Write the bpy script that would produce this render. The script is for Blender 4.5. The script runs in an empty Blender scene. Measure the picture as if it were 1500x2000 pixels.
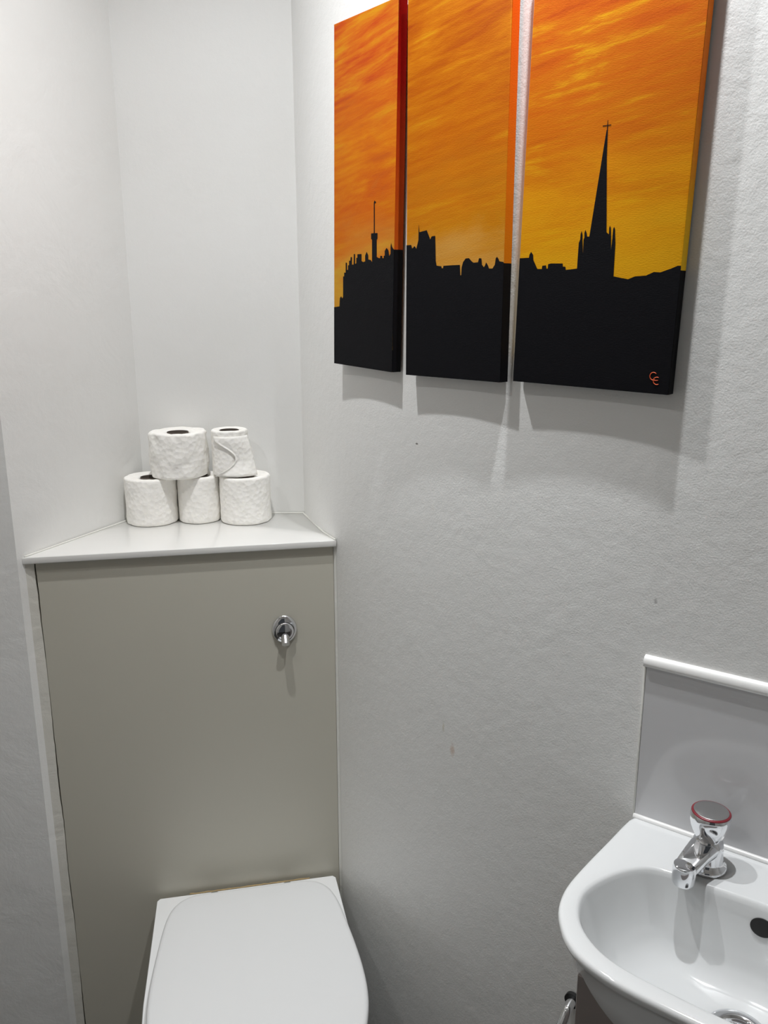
import bpy, bmesh, math, random
from mathutils import Vector, Matrix, noise

scene = bpy.context.scene
COL = scene.collection
R = math.radians
PI = math.pi

# ------------------------------------------------------------------ camera
cam_d = bpy.data.cameras.new('camera')
cam_d.sensor_fit = 'VERTICAL'
cam_d.sensor_height = 36.0
cam_d.lens = 1625.0 / 2000.0 * 36.0
cam_d.clip_start = 0.02
cam = bpy.data.objects.new('camera', cam_d)
COL.objects.link(cam)
cam.location = (0, 0, 1.6)
cam.rotation_mode = 'QUATERNION'
_p, _r = R(14.131), R(-0.13)
_fw = Vector((0, math.cos(_p), -math.sin(_p)))
_up = Vector((0, math.sin(_p), math.cos(_p)))
_ri = Vector((1, 0, 0))
_X = _ri * math.cos(_r) + _up * math.sin(_r)
_Y = _up * math.cos(_r) - _ri * math.sin(_r)
cam.rotation_quaternion = Matrix((_X, _Y, -_fw)).transposed().to_quaternion()
scene.camera = cam

# ------------------------------------------------------------------ world, exposure
w = bpy.data.worlds.new('world')
scene.world = w
w.use_nodes = True
w.node_tree.nodes['Background'].inputs[0].default_value = (0.8, 0.85, 0.9, 1)
w.node_tree.nodes['Background'].inputs[1].default_value = 0.05
scene.view_settings.view_transform = 'Standard'
scene.view_settings.look = 'None'
scene.view_settings.gamma = 1.0
scene.view_settings.use_curve_mapping = False
scene.view_settings.exposure = 0.0
try:
    scene.cycles.max_bounces = 12
    scene.cycles.diffuse_bounces = 8
    scene.cycles.caustics_reflective = False
except Exception:
    pass

CEIL = 2.52
# downlights: x, y, ((beam power, cone) ...), colour; each fitting has a bright core and a wide spill
LAMPS = [(-0.27, 1.15, ((25.5, 165), (17.0, 100)), (0.985, 0.995, 1.0)),
         (0.20, 0.965, ((52.0, 88),), (0.96, 0.98, 1.0)),
         (-0.80, 0.60, ((12.0, 165),), (1.0, 0.99, 0.965))]  # last entry is an added fill lamp, out of view, lifting the dim areas

# ------------------------------------------------------------------ helpers
def link_mesh(name, bm, mats=None, parent=None, smooth=False, autosmooth=None):
    me = bpy.data.meshes.new(name)
    bmesh.ops.recalc_face_normals(bm, faces=bm.faces)
    bm.to_mesh(me); bm.free()
    if mats is not None:
        if not isinstance(mats, (list, tuple)): mats = [mats]
        for m in mats: me.materials.append(m)
    if smooth:
        for p in me.polygons: p.use_smooth = True
        if autosmooth:
            me.set_sharp_from_angle(angle=R(autosmooth))
    o = bpy.data.objects.new(name, me)
    COL.objects.link(o)
    if parent: o.parent = parent
    return o

def tag(o, label=None, cat=None, group=None, kind=None):
    if label: o['label'] = label
    if cat: o['category'] = cat
    if group: o['group'] = group
    if kind: o['kind'] = kind
    return o

def thing(name, loc, label, cat, group=None, rotz=0):
    o = bpy.data.objects.new(name, None)
    COL.objects.link(o)
    o.empty_display_size = 0.05
    o.location = loc
    o.rotation_euler = (0, 0, rotz)
    return tag(o, label, cat, group)

def box(bm, x0, x1, y0, y1, z0, z1, bev=0.0, seg=2):
    vs = [bm.verts.new((x, y, z)) for x in (x0, x1) for y in (y0, y1) for z in (z0, z1)]
    idx = [(0, 1, 3, 2), (4, 6, 7, 5), (0, 4, 5, 1), (2, 3, 7, 6), (0, 2, 6, 4), (1, 5, 7, 3)]
    fs = [bm.faces.new([vs[i] for i in f]) for f in idx]
    if bev > 0:
        es = list({e for f in fs for e in f.edges})
        bmesh.ops.bevel(bm, geom=es, offset=bev, segments=seg, profile=0.5, affect='EDGES')

def prism(bm, poly, z0, z1, bev=0.0, seg=2, mi=0):
    lo = [bm.verts.new((x, y, z0)) for x, y in poly]
    hi = [bm.verts.new((x, y, z1)) for x, y in poly]
    n = len(poly)
    fs = [bm.faces.new(lo[::-1]), bm.faces.new(hi)]
    for i in range(n):
        fs.append(bm.faces.new((lo[i], lo[(i+1) % n], hi[(i+1) % n], hi[i])))
    for f in fs: f.material_index = mi
    if bev > 0:
        es = list({e for e in fs[0].edges} | {e for e in fs[1].edges})
        bmesh.ops.bevel(bm, geom=es, offset=bev, segments=seg, profile=0.5, affect='EDGES')

def loft(bm, rings, close_first=False, close_last=False):
    vr = [[bm.verts.new(p) for p in ring] for ring in rings]
    n = len(vr[0])
    for a, b in zip(vr[:-1], vr[1:]):
        for i in range(n):
            j = (i + 1) % n
            bm.faces.new((a[i], a[j], b[j], b[i]))
    if close_first: bm.faces.new(vr[0][::-1])
    if close_last: bm.faces.new(vr[-1])

def lathe(bm, prof, seg=48, cx=0, cy=0, closed=False):
    rings = []
    for r, z in prof:
        rings.append([(cx + r*math.cos(2*PI*i/seg), cy + r*math.sin(2*PI*i/seg), z) for i in range(seg)])
    if closed:
        rings.append(rings[0])
        vr = [[bm.verts.new(p) for p in ring] for ring in rings[:-1]]
        vr.append(vr[0])
        for a, b in zip(vr[:-1], vr[1:]):
            for i in range(seg):
                j = (i+1) % seg
                bm.faces.new((a[i], a[j], b[j], b[i]))
    else:
        loft(bm, rings, close_first=prof[0][0] > 1e-5, close_last=prof[-1][0] > 1e-5)

def catmull(pts, n=8, closed=False):
    out = []
    m = len(pts)
    rng = m if closed else m - 1
    for i in range(rng):
        if closed:
            p0, p1, p2, p3 = (Vector(pts[(i+k) % m]) for k in (-1, 0, 1, 2))
        else:
            p1, p2 = Vector(pts[i]), Vector(pts[i+1])
            p0 = Vector(pts[i-1]) if i > 0 else p1*2 - p2
            p3 = Vector(pts[i+2]) if i + 2 < m else p2*2 - p1
        for k in range(n):
            t = k / n
            out.append(0.5*((2*p1) + (p2-p0)*t + (2*p0-5*p1+4*p2-p3)*t*t + (3*p1-p0-3*p2+p3)*t**3))
    if not closed: out.append(Vector(pts[-1]))
    return out

def tube(bm, path, rad, seg=16):
    rings = []
    n = len(path)
    prev = None
    for i, p in enumerate(path):
        p = Vector(p)
        t = (Vector(path[min(i+1, n-1)]) - Vector(path[max(i-1, 0)])).normalized()
        if prev is None:
            a = t.orthogonal().normalized()
        else:
            a = (prev - t*prev.dot(t)).normalized()
        prev = a
        b = t.cross(a)
        r = rad[i] if isinstance(rad, (list, tuple)) else rad
        rings.append([p + (a*math.cos(2*PI*k/seg) + b*math.sin(2*PI*k/seg))*r for k in range(seg)])
    loft(bm, rings, True, True)

# ------------------------------------------------------------------ materials
def mat(name, base, rough=0.5, metal=0.0, coat=0.0, spec=0.5):
    m = bpy.data.materials.new(name)
    m.use_nodes = True
    b = m.node_tree.nodes['Principled BSDF']
    b.inputs['Base Color'].default_value = (*base, 1)
    b.inputs['Roughness'].default_value = rough
    b.inputs['Metallic'].default_value = metal
    b.inputs['Specular IOR Level'].default_value = spec
    b.inputs['Coat Weight'].default_value = coat
    b.inputs['Coat Roughness'].default_value = 0.05
    return m, m.node_tree, b

def N(nt, t, **kw):
    n = nt.nodes.new(t)
    for k, v in kw.items(): setattr(n, k, v)
    return n

def wall_mat(name, base, rough, grain=900.0, bump=0.12, wave=0.25, spots=(), patches=0.02):
    """matt emulsion paint: roller stipple, trowel unevenness, a few scuffs"""
    m, nt, b = mat(name, base, rough)
    geo = N(nt, 'ShaderNodeNewGeometry')
    n1 = N(nt, 'ShaderNodeTexNoise'); n1.inputs['Scale'].default_value = grain; n1.inputs['Detail'].default_value = 2
    n2 = N(nt, 'ShaderNodeTexNoise'); n2.inputs['Scale'].default_value = 9; n2.inputs['Detail'].default_value = 6; n2.inputs['Roughness'].default_value = 0.6
    n2.inputs['Distortion'].default_value = 0.6
    n3 = N(nt, 'ShaderNodeTexNoise'); n3.inputs['Scale'].default_value = 60; n3.inputs['Detail'].default_value = 3
    for n in (n1, n2, n3): nt.links.new(geo.outputs['Position'], n.inputs['Vector'])
    b1 = N(nt, 'ShaderNodeBump'); b1.inputs['Strength'].default_value = bump; b1.inputs['Distance'].default_value = 0.001
    b2 = N(nt, 'ShaderNodeBump'); b2.inputs['Strength'].default_value = wave; b2.inputs['Distance'].default_value = 0.006
    b3 = N(nt, 'ShaderNodeBump'); b3.inputs['Strength'].default_value = bump; b3.inputs['Distance'].default_value = 0.002
    nt.links.new(n2.outputs['Fac'], b2.inputs['Height'])
    nt.links.new(n3.outputs['Fac'], b3.inputs['Height'])
    nt.links.new(n1.outputs['Fac'], b1.inputs['Height'])
    nt.links.new(b2.outputs['Normal'], b3.inputs['Normal'])
    nt.links.new(b3.outputs['Normal'], b1.inputs['Normal'])
    nt.links.new(b1.outputs['Normal'], b.inputs['Normal'])
    # gentle grubbiness
    cr = N(nt, 'ShaderNodeMix', data_type='RGBA'); cr.blend_type = 'MULTIPLY'
    cr.inputs[6].default_value = (*base, 1); cr.inputs[7].default_value = (0.86, 0.85, 0.82, 1)
    n4 = N(nt, 'ShaderNodeTexNoise'); n4.inputs['Scale'].default_value = 4; n4.inputs['Detail'].default_value = 5
    nt.links.new(geo.outputs['Position'], n4.inputs['Vector'])
    mr = N(nt, 'ShaderNodeMapRange'); mr.inputs[1].default_value = 0.5; mr.inputs[2].default_value = 0.8
    mr.inputs[3].default_value = 0; mr.inputs[4].default_value = patches * 10
    nt.links.new(n4.outputs['Fac'], mr.inputs[0]); nt.links.new(mr.outputs[0], cr.inputs[0])
    out = cr.outputs[2]
    for (px, py, pz, sx, sz, colr, st) in spots:
        sub = N(nt, 'ShaderNodeVectorMath', operation='SUBTRACT'); sub.inputs[1].default_value = (px, py, pz)
        nt.links.new(geo.outputs['Position'], sub.inputs[0])
        nd = N(nt, 'ShaderNodeTexNoise'); nd.inputs['Scale'].default_value = 140
        nt.links.new(geo.outputs['Position'], nd.inputs['Vector'])
        sc = N(nt, 'ShaderNodeVectorMath', operation='MULTIPLY'); sc.inputs[1].default_value = (1/sx, 1/sx, 1/sz)
        nt.links.new(sub.outputs[0], sc.inputs[0])
        ln = N(nt, 'ShaderNodeVectorMath', operation='LENGTH'); nt.links.new(sc.outputs[0], ln.inputs[0])
        ad = N(nt, 'ShaderNodeMath', operation='ADD'); nt.links.new(ln.outputs['Value'], ad.inputs[0]); nt.links.new(nd.outputs['Fac'], ad.inputs[1])
        m2 = N(nt, 'ShaderNodeMapRange'); m2.inputs[1].default_value = 0.9; m2.inputs[2].default_value = 1.5
        m2.inputs[3].default_value = st; m2.inputs[4].default_value = 0
        nt.links.new(ad.outputs[0], m2.inputs[0])
        mx = N(nt, 'ShaderNodeMix', data_type='RGBA'); mx.inputs[7].default_value = (*colr, 1)
        nt.links.new(m2.outputs[0], mx.inputs[0]); nt.links.new(out, mx.inputs[6])
        out = mx.outputs[2]
    nt.links.new(out, b.inputs['Base Color'])
    return m

WHITE = (0.79, 0.79, 0.778)
M_wall = wall_mat('white_emulsion', WHITE, 0.55, wave=0.12)
M_wall_left = wall_mat('white_emulsion_rough_plaster', WHITE, 0.55, wave=0.35, bump=0.2)
M_ceiling = wall_mat('ceiling_paint', (0.8, 0.8, 0.79), 0.7)
M_panel = wall_mat('cream_satin_paint', (0.53, 0.51, 0.44), 0.38, bump=0.02, wave=0.05, patches=0.01)
M_shelf = wall_mat('white_gloss_board', (0.72, 0.715, 0.695), 0.16, bump=0.0, wave=0.02, patches=0.0)
M_floor = wall_mat('dark_grey_vinyl', (0.045, 0.043, 0.04), 0.4, patches=0.05)
M_porcelain = mat('white_porcelain', (0.73, 0.745, 0.75), 0.07, coat=0.4)[0]
M_pan = mat('pan_porcelain', (0.86, 0.87, 0.87), 0.12, coat=0.3)[0]
M_lid = mat('white_plastic_seat', (0.79, 0.80, 0.805), 0.32)[0]
M_acrylic = mat('white_acrylic_sheet', (0.62, 0.62, 0.635), 0.10, coat=0.2)[0]
M_trimw = mat('white_pvc_trim', (0.84, 0.84, 0.83), 0.25)[0]
M_caulk = wall_mat('silicone_sealant', (0.74, 0.74, 0.70), 0.35, bump=0.1, wave=0.5)
M_caulk_old = wall_mat('yellowed_sealant', (0.42, 0.30, 0.14), 0.5, bump=0.3, wave=0.5)
M_chrome = mat('chrome', (0.78, 0.79, 0.81), 0.05, metal=1.0)[0]
M_chrome_soft = mat('brushed_chrome', (0.62, 0.62, 0.62), 0.22, metal=1.0)[0]
M_black = mat('dark_hole', (0.01, 0.01, 0.01), 0.6)[0]
M_red = mat('red_ring', (0.20, 0.015, 0.025), 0.35, coat=0.2)[0]
M_card = mat('grey_brown_cardboard', (0.11, 0.09, 0.075), 0.9)[0]
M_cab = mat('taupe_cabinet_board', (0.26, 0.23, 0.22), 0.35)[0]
M_lamp_rim = mat('white_lamp_bezel', (0.8, 0.8, 0.8), 0.4)[0]
M_sign = mat('orange_red_paint', (0.62, 0.09, 0.02), 0.5)[0]

def paper_mat():
    m, nt, b = mat('toilet_tissue', (0.88, 0.865, 0.83), 0.95, spec=0.1)
    b.inputs['Subsurface Weight'].default_value = 0.15
    b.inputs['Subsurface Radius'].default_value = (0.004, 0.004, 0.003)
    geo = N(nt, 'ShaderNodeTexCoord')
    v = N(nt, 'ShaderNodeTexVoronoi'); v.inputs['Scale'].default_value = 110
    n = N(nt, 'ShaderNodeTexNoise'); n.inputs['Scale'].default_value = 28; n.inputs['Detail'].default_value = 4
    nt.links.new(geo.outputs['Object'], v.inputs['Vector']); nt.links.new(geo.outputs['Object'], n.inputs['Vector'])
    b1 = N(nt, 'ShaderNodeBump'); b1.inputs['Strength'].default_value = 0.6; b1.inputs['Distance'].default_value = 0.002
    b2 = N(nt, 'ShaderNodeBump'); b2.inputs['Strength'].default_value = 0.5; b2.inputs['Distance'].default_value = 0.004
    nt.links.new(v.outputs['Distance'], b1.inputs['Height']); nt.links.new(n.outputs['Fac'], b2.inputs['Height'])
    nt.links.new(b2.outputs['Normal'], b1.inputs['Normal']); nt.links.new(b1.outputs['Normal'], b.inputs['Normal'])
    return m
M_paper = paper_mat()

def weave(nt, b, src, strength=0.25):
    wv = N(nt, 'ShaderNodeTexNoise'); wv.inputs['Scale'].default_value = 1.0; wv.inputs['Detail'].default_value = 1
    mp = N(nt, 'ShaderNodeMapping'); mp.inputs['Scale'].default_value = (260, 260, 900)
    nt.links.new(src, mp.inputs['Vector']); nt.links.new(mp.outputs[0], wv.inputs['Vector'])
    bp = N(nt, 'ShaderNodeBump'); bp.inputs['Strength'].default_value = strength; bp.inputs['Distance'].default_value = 0.0006
    nt.links.new(wv.outputs['Fac'], bp.inputs['Height']); nt.links.new(bp.outputs[0], b.inputs['Normal'])

def black_paint():
    m, nt, b = mat('black_canvas_paint', (0.005, 0.005, 0.0065), 0.55, spec=0.08)
    tc = N(nt, 'ShaderNodeTexCoord')
    weave(nt, b, tc.outputs['Object'])
    return m
M_blackpaint = black_paint()

def sky_mat(name, grad, seed, angle, streak_cols, amount=0.75):
    """brushed sunset sky. grad = [(height, colour)...] in canvas-local metres; streaks of paint over it"""
    m, nt, b = mat(name, (1, 0.4, 0.05), 0.6, spec=0.06)
    tc = N(nt, 'ShaderNodeTexCoord')
    sep = N(nt, 'ShaderNodeSeparateXYZ'); nt.links.new(tc.outputs['Object'], sep.inputs[0])
    z0, z1 = grad[0][0], grad[-1][0]
    # wobble the bands
    rot = N(nt, 'ShaderNodeMapping'); rot.inputs['Rotation'].default_value = (0, R(angle), 0)
    rot.inputs['Location'].default_value = (seed, 0, seed*0.37)
    nt.links.new(tc.outputs['Object'], rot.inputs['Vector'])
    def streak(sx, sz, det, dist):
        mp = N(nt, 'ShaderNodeMapping'); mp.inputs['Scale'].default_value = (sx, 0.0, sz)
        nt.links.new(rot.outputs[0], mp.inputs['Vector'])
        n = N(nt, 'ShaderNodeTexNoise'); n.inputs['Scale'].default_value = 1.0
        n.inputs['Detail'].default_value = det; n.inputs['Roughness'].default_value = 0.62; n.inputs['Distortion'].default_value = dist
        nt.links.new(mp.outputs[0], n.inputs['Vector'])
        return n
    big = streak(5, 17, 5, 0.5)
    fine = streak(9, 95, 6, 0.35)
    wob = N(nt, 'ShaderNodeMath', operation='MULTIPLY_ADD'); wob.inputs[1].default_value = 0.30; wob.inputs[2].default_value = -0.15
    nt.links.new(big.outputs['Fac'], wob.inputs[0])
    # bands follow the brush direction a little
    xs = N(nt, 'ShaderNodeMath', operation='MULTIPLY'); xs.inputs[1].default_value = -math.tan(R(angle))*0.6
    nt.links.new(sep.outputs['X'], xs.inputs[0])
    a1 = N(nt, 'ShaderNodeMath', operation='ADD'); nt.links.new(sep.outputs['Z'], a1.inputs[0]); nt.links.new(xs.outputs[0], a1.inputs[1])
    a2 = N(nt, 'ShaderNodeMath', operation='ADD'); nt.links.new(a1.outputs[0], a2.inputs[0]); nt.links.new(wob.outputs[0], a2.inputs[1])
    mr = N(nt, 'ShaderNodeMapRange'); mr.inputs[1].default_value = z0; mr.inputs[2].default_value = z1
    nt.links.new(a2.outputs[0], mr.inputs[0])
    ramp = N(nt, 'ShaderNodeValToRGB')
    el = ramp.color_ramp.elements
    el[0].position = 0; el[0].color = (*grad[0][1], 1)
    el[1].position = 1; el[1].color = (*grad[-1][1], 1)
    for z, c in grad[1:-1]:
        e = el.new((z - z0)/(z1 - z0)); e.color = (*c, 1)
    nt.links.new(mr.outputs[0], ramp.inputs[0])
    sr = N(nt, 'ShaderNodeValToRGB')
    se = sr.color_ramp.elements
    se[0].position = 0.37; se[0].color = (*streak_cols[0], 1)
    se[1].position = 0.63; se[1].color = (*streak_cols[-1], 1)
    for i, c in enumerate(streak_cols[1:-1]):
        e = se.new(0.37 + 0.26*(i+1)/(len(streak_cols)-1)); e.color = (*c, 1)
    add = N(nt, 'ShaderNodeMath', operation='MULTIPLY_ADD'); add.inputs[1].default_value = 0.45
    nt.links.new(fine.outputs['Fac'], add.inputs[0])
    m55 = N(nt, 'ShaderNodeMath', operation='MULTIPLY'); m55.inputs[1].default_value = 0.55
    nt.links.new(big.outputs['Fac'], m55.inputs[0]); nt.links.new(m55.outputs[0], add.inputs[2])
    nt.links.new(add.outputs[0], sr.inputs[0])
    # streaks strongest in the upper sky
    fr = N(nt, 'ShaderNodeMapRange'); fr.inputs[1].default_value = 0.12; fr.inputs[2].default_value = 0.75
    fr.inputs[3].default_value = amount*0.25; fr.inputs[4].default_value = amount
    nt.links.new(mr.outputs[0], fr.inputs[0])
    mx = N(nt, 'ShaderNodeMix', data_type='RGBA')
    nt.links.new(fr.outputs[0], mx.inputs[0]); nt.links.new(ramp.outputs[0], mx.inputs[6]); nt.links.new(sr.outputs[0], mx.inputs[7])
    nt.links.new(mx.outputs[2], b.inputs['Base Color'])
    weave(nt, b, tc.outputs['Object'], 0.3)
    return m

def edge_mat(name, bot, top, z0, z1):
    m, nt, b = mat(name, top, 0.6, spec=0.06)
    tc = N(nt, 'ShaderNodeTexCoord')
    sep = N(nt, 'ShaderNodeSeparateXYZ'); nt.links.new(tc.outputs['Object'], sep.inputs[0])
    mp = N(nt, 'ShaderNodeMapping'); mp.inputs['Scale'].default_value = (20, 20, 28)
    nt.links.new(tc.outputs['Object'], mp.inputs[0])
    n = N(nt, 'ShaderNodeTexNoise'); n.inputs['Scale'].default_value = 1; nt.links.new(mp.outputs[0], n.inputs['Vector'])
    a = N(nt, 'ShaderNodeMath', operation='MULTIPLY_ADD'); a.inputs[1].default_value = 0.12
    nt.links.new(n.outputs['Fac'], a.inputs[0]); nt.links.new(sep.outputs['Z'], a.inputs[2])
    mr = N(nt, 'ShaderNodeMapRange'); mr.inputs[1].default_value = z0 + .06; mr.inputs[2].default_value = z1 + .06
    nt.links.new(a.outputs[0], mr.inputs[0])
    mx = N(nt, 'ShaderNodeMix', data_type='RGBA'); mx.inputs[6].default_value = (*bot, 1); mx.inputs[7].default_value = (*top, 1)
    nt.links.new(mr.outputs[0], mx.inputs[0]); nt.links.new(mx.outputs[2], b.inputs['Base Color'])
    weave(nt, b, tc.outputs['Object'], 0.3)
    return m

# ------------------------------------------------------------------ room shell
A = Vector((-0.519, 1.757)); B = Vector((-0.173, 1.757)); L = Vector((-0.652, 1.431))
NC = Vector((-0.656, 1.421))                    # where the slanted left wall meets the near left wall
def curve_pts():
    p = Vector((-0.172, 1.75)); out = [B.copy()]; s = 0
    a0, k, k2 = 0.245, -1.218, 1.013
    ds = 0.005
    while p.x < 1.02:
        t = min(s + ds/2, 0.95)
        a = a0 - k*t - k2*t*t/2
        if s > 0.885: a = math.atan2(0.8169, 0.5768)
        p = p + ds*Vector((math.sin(a), -math.cos(a))); s += ds
        out.append(p.copy())
    return out
CURVE = curve_pts()

def wall_strip(name, pts, z0, z1, m, thick=0.06, side=1, smooth=False, cols=1):
    """vertical wall following plan points; thickness is added on the outer side"""
    bm = bmesh.new()
    n = len(pts)
    offs = []
    for i, p in enumerate(pts):
        a = pts[max(i-1, 0)]; b = pts[min(i+1, n-1)]
        t = (b - a).normalized()
        offs.append(p + Vector((-t.y, t.x))*thick*side)
    inner = [[bm.verts.new((p.x, p.y, z)) for z in (z0, z1)] for p in pts]
    outer = [[bm.verts.new((p.x, p.y, z)) for z in (z0, z1)] for p in offs]
    for i in range(n-1):
        bm.faces.new((inner[i][0], inner[i+1][0], inner[i+1][1], inner[i][1]))
        bm.faces.new((outer[i][0], outer[i][1], outer[i+1][1], outer[i+1][0]))
        bm.faces.new((inner[i][1], inner[i+1][1], outer[i+1][1], outer[i][1]))
        bm.faces.new((inner[i][0], outer[i][0], outer[i+1][0], inner[i+1][0]))
    for i in (0, n-1):
        bm.faces.new((inner[i][0], inner[i][1], outer[i][1], outer[i][0]))
    o = link_mesh(name, bm, m, smooth=smooth, autosmooth=40 if smooth else None)
    return tag(o, kind='structure')

wall_spots = [(0.052, 1.334, 1.378, 0.0045, 0.0022, (0.10, 0.10, 0.09), 0.9),
              (0.364, 1.053, 1.21, 0.003, 0.006, (0.25, 0.25, 0.25), 0.55),
              (0.412, 1.016, 1.225, 0.003, 0.006, (0.25, 0.25, 0.25), 0.55),
              (0.115, 1.268, 0.865, 0.006, 0.013, (0.55, 0.33, 0.20), 0.45),
              (0.10, 1.283, 0.90, 0.003, 0.012, (0.5, 0.45, 0.30), 0.4)]
M_wall_right = wall_mat('white_emulsion_curved_wall', WHITE, 0.48, grain=420.0, bump=0.28, wave=0.18, spots=wall_spots)
END = CURVE[-1]
wall_strip('wall_right', CURVE, 0, CEIL, M_wall_right, side=1, smooth=True)
wall_strip('wall_back', [A, B], 0, CEIL, M_wall, side=1)
wall_strip('wall_left', [NC, A], 0, CEIL, M_wall_left, side=1)
wall_strip('wall_near_left', [Vector((-1.30, -0.7)), Vector((-1.30, 1.335)), NC], 0, CEIL, M_wall_left, side=1)
wall_strip('wall_far_right', [END, Vector((END.x + 0.02, -0.7))], 0, CEIL, M_wall, side=1)
wall_strip('wall_front', [Vector((END.x + 0.02, -0.7)), Vector((0.42, -0.7))], 0, CEIL, M_wall, side=1)
wall_strip('wall_front', [Vector((-0.36, -0.7)), Vector((-1.30, -0.7))], 0, CEIL, M_wall, side=1)
wall_strip('wall_front', [Vector((0.42, -0.7)), Vector((-0.36, -0.7))], 2.02, CEIL, M_wall, side=1)   # above an unseen doorway gap, added to darken the chrome reflections
bm = bmesh.new(); box(bm, -1.5, 1.3, -0.9, 1.95, -0.06, 0.0)
tag(link_mesh('floor', bm, M_floor), kind='structure')
bm = bmesh.new(); box(bm, -1.5, 1.3, -0.9, 1.95, CEIL, CEIL + 0.06)
tag(link_mesh('ceiling', bm, M_ceiling), kind='structure')

# ------------------------------------------------------------------ downlights
M_glow, nt, b = mat('lamp_lens', (1, 1, 1), 0.3)
b.inputs['Emission Color'].default_value = (1, 0.98, 0.95, 1); b.inputs['Emission Strength'].default_value = 12
for i, (x, y, beams, colr) in enumerate(LAMPS):
    lab = ['round recessed ceiling downlight above the toilet', 'round recessed ceiling downlight above the paintings and basin',
           'added fill downlight on the ceiling, out of view left of the entrance'][i]
    t = thing('ceiling_downlight', (x, y, CEIL), lab, 'light', 'recessed ceiling downlights')
    bm = bmesh.new(); lathe(bm, [(0.030, -0.001), (0.030, -0.004), (0.040, -0.004), (0.042, -0.001)], 40, closed=True)
    link_mesh('bezel', bm, M_lamp_rim, t, True, 40)
    bm = bmesh.new(); lathe(bm, [(0.0, -0.001), (0.030, -0.001), (0.030, -0.0006), (0.0, -0.0006)], 32)
    link_mesh('lens', bm, M_glow, t)
    for pw, cone in beams:
        ld = bpy.data.lights.new('downlight_beam', 'SPOT')
        ld.energy = pw; ld.color = colr; ld.spot_size = R(cone); ld.spot_blend = 1.0; ld.shadow_soft_size = 0.015
        lo = bpy.data.objects.new('downlight_beam', ld); COL.objects.link(lo)
        lo.location = (x, y, CEIL - 0.012)

# ------------------------------------------------------------------ cistern boxing with shelf
Rr = Vector((-0.091, 1.541))
ex = (Rr - L).normalized(); ey = Vector((-ex.y, ex.x))     # ey points away from the room, into the boxing
def pl(a, b): q = L + ex*a + ey*b; return (q.x, q.y)
ZS = 1.156
boxing = thing('cistern_boxing', (L.x, L.y, 0), 'boxed-in cream panel with white gloss shelf top behind the toilet', 'boxing')
def rel(o, t):
    o.parent = t; o.matrix_parent_inverse = Matrix.Translation(t.location).inverted() ; return o
wl = (Rr - L).length
bm = bmesh.new()
# shelf: follows the front line, the slanted wall and the back wall
Li = L + (A-L).normalized()*0.0 ; Ln = Vector(((A-L).y, -(A-L).x)).normalized()*0.0005
prism(bm, [(L.x+.0006, L.y), (Rr.x-0.001, Rr.y), (-0.118, 1.6), (B.x-0.002, B.y-0.002), (A.x+0.001, A.y-0.002)], ZS-0.013, ZS, 0.0016, 2)
rel(link_mesh('shelf', bm, M_shelf, None, True, 50), boxing)
# front panel, set back 9 mm under the shelf lip, its left edge slightly ragged
bm = bmesh.new()
random.seed(4)
zz = [0.001 + (ZS-0.0145)*i/90 for i in range(91)]
edge = []
for z in zz:
    edge.append(0.0205 + 0.0016*noise.noise(Vector((z*9, 0, 3))) + 0.0007*noise.noise(Vector((z*60, 1, 3))))
fr = [bm.verts.new((*pl(e, 0.010), z)) for e, z in zip(edge, zz)]
bk = [bm.verts.new((*pl(e, 0.022), z)) for e, z in zip(edge, zz)]
rt = [bm.verts.new((*pl(wl-0.006, 0.010), z)) for z in zz]
rb = [bm.verts.new((*pl(wl-0.006, 0.022), z)) for z in zz]
for i in range(90):
    bm.faces.new((fr[i], rt[i], rt[i+1], fr[i+1])); bm.faces.new((bk[i], bk[i+1], rb[i+1], rb[i]))
    bm.faces.new((fr[i], fr[i+1], bk[i+1], bk[i])); bm.faces.new((rt[i], rb[i], rb[i+1], rt[i+1]))
bm.faces.new((fr[0], bk[0], rb[0], rt[0])); bm.faces.new((fr[-1], rt[-1], rb[-1], bk[-1]))
rel(link_mesh('front_panel', bm, M_panel), boxing)
# filler strip between panel and slanted wall (the crack stays open)
bm = bmesh.new()
e2 = []
for e, z in zip(edge, zz):
    gap = 0.0006 + 0.0020*max(0, noise.noise(Vector((z*5, 7, 1))) + 0.45) + 0.0005*noise.noise(Vector((z*45, 3, 1)))
    e2.append(e - gap)
a_ = [bm.verts.new((*pl(0.0005, 0.004), z)) for z in zz]
c_ = [bm.verts.new((*pl(e, 0.0085 + 0.0008*noise.noise(Vector((z*30, 2, 2)))), z)) for e, z in zip(e2, zz)]
d_ = [bm.verts.new((*pl(e, 0.02), z)) for e, z in zip(e2, zz)]
for i in range(90):
    bm.faces.new((a_[i], c_[i], c_[i+1], a_[i+1])); bm.faces.new((c_[i], d_[i], d_[i+1], c_[i+1]))
    bm.faces.new((a_[i], a_[i+1], d_[i+1], d_[i]))
bm.faces.new((a_[0], d_[0], c_[0])); bm.faces.new((a_[-1], c_[-1], d_[-1]))
o = rel(link_mesh('filler_strip', bm, wall_mat('old_white_filler', (0.68, 0.665, 0.61), 0.6, bump=0.3, wave=0.6)), boxing)
o['label'] = 'cracked white filler down the left edge'
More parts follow.
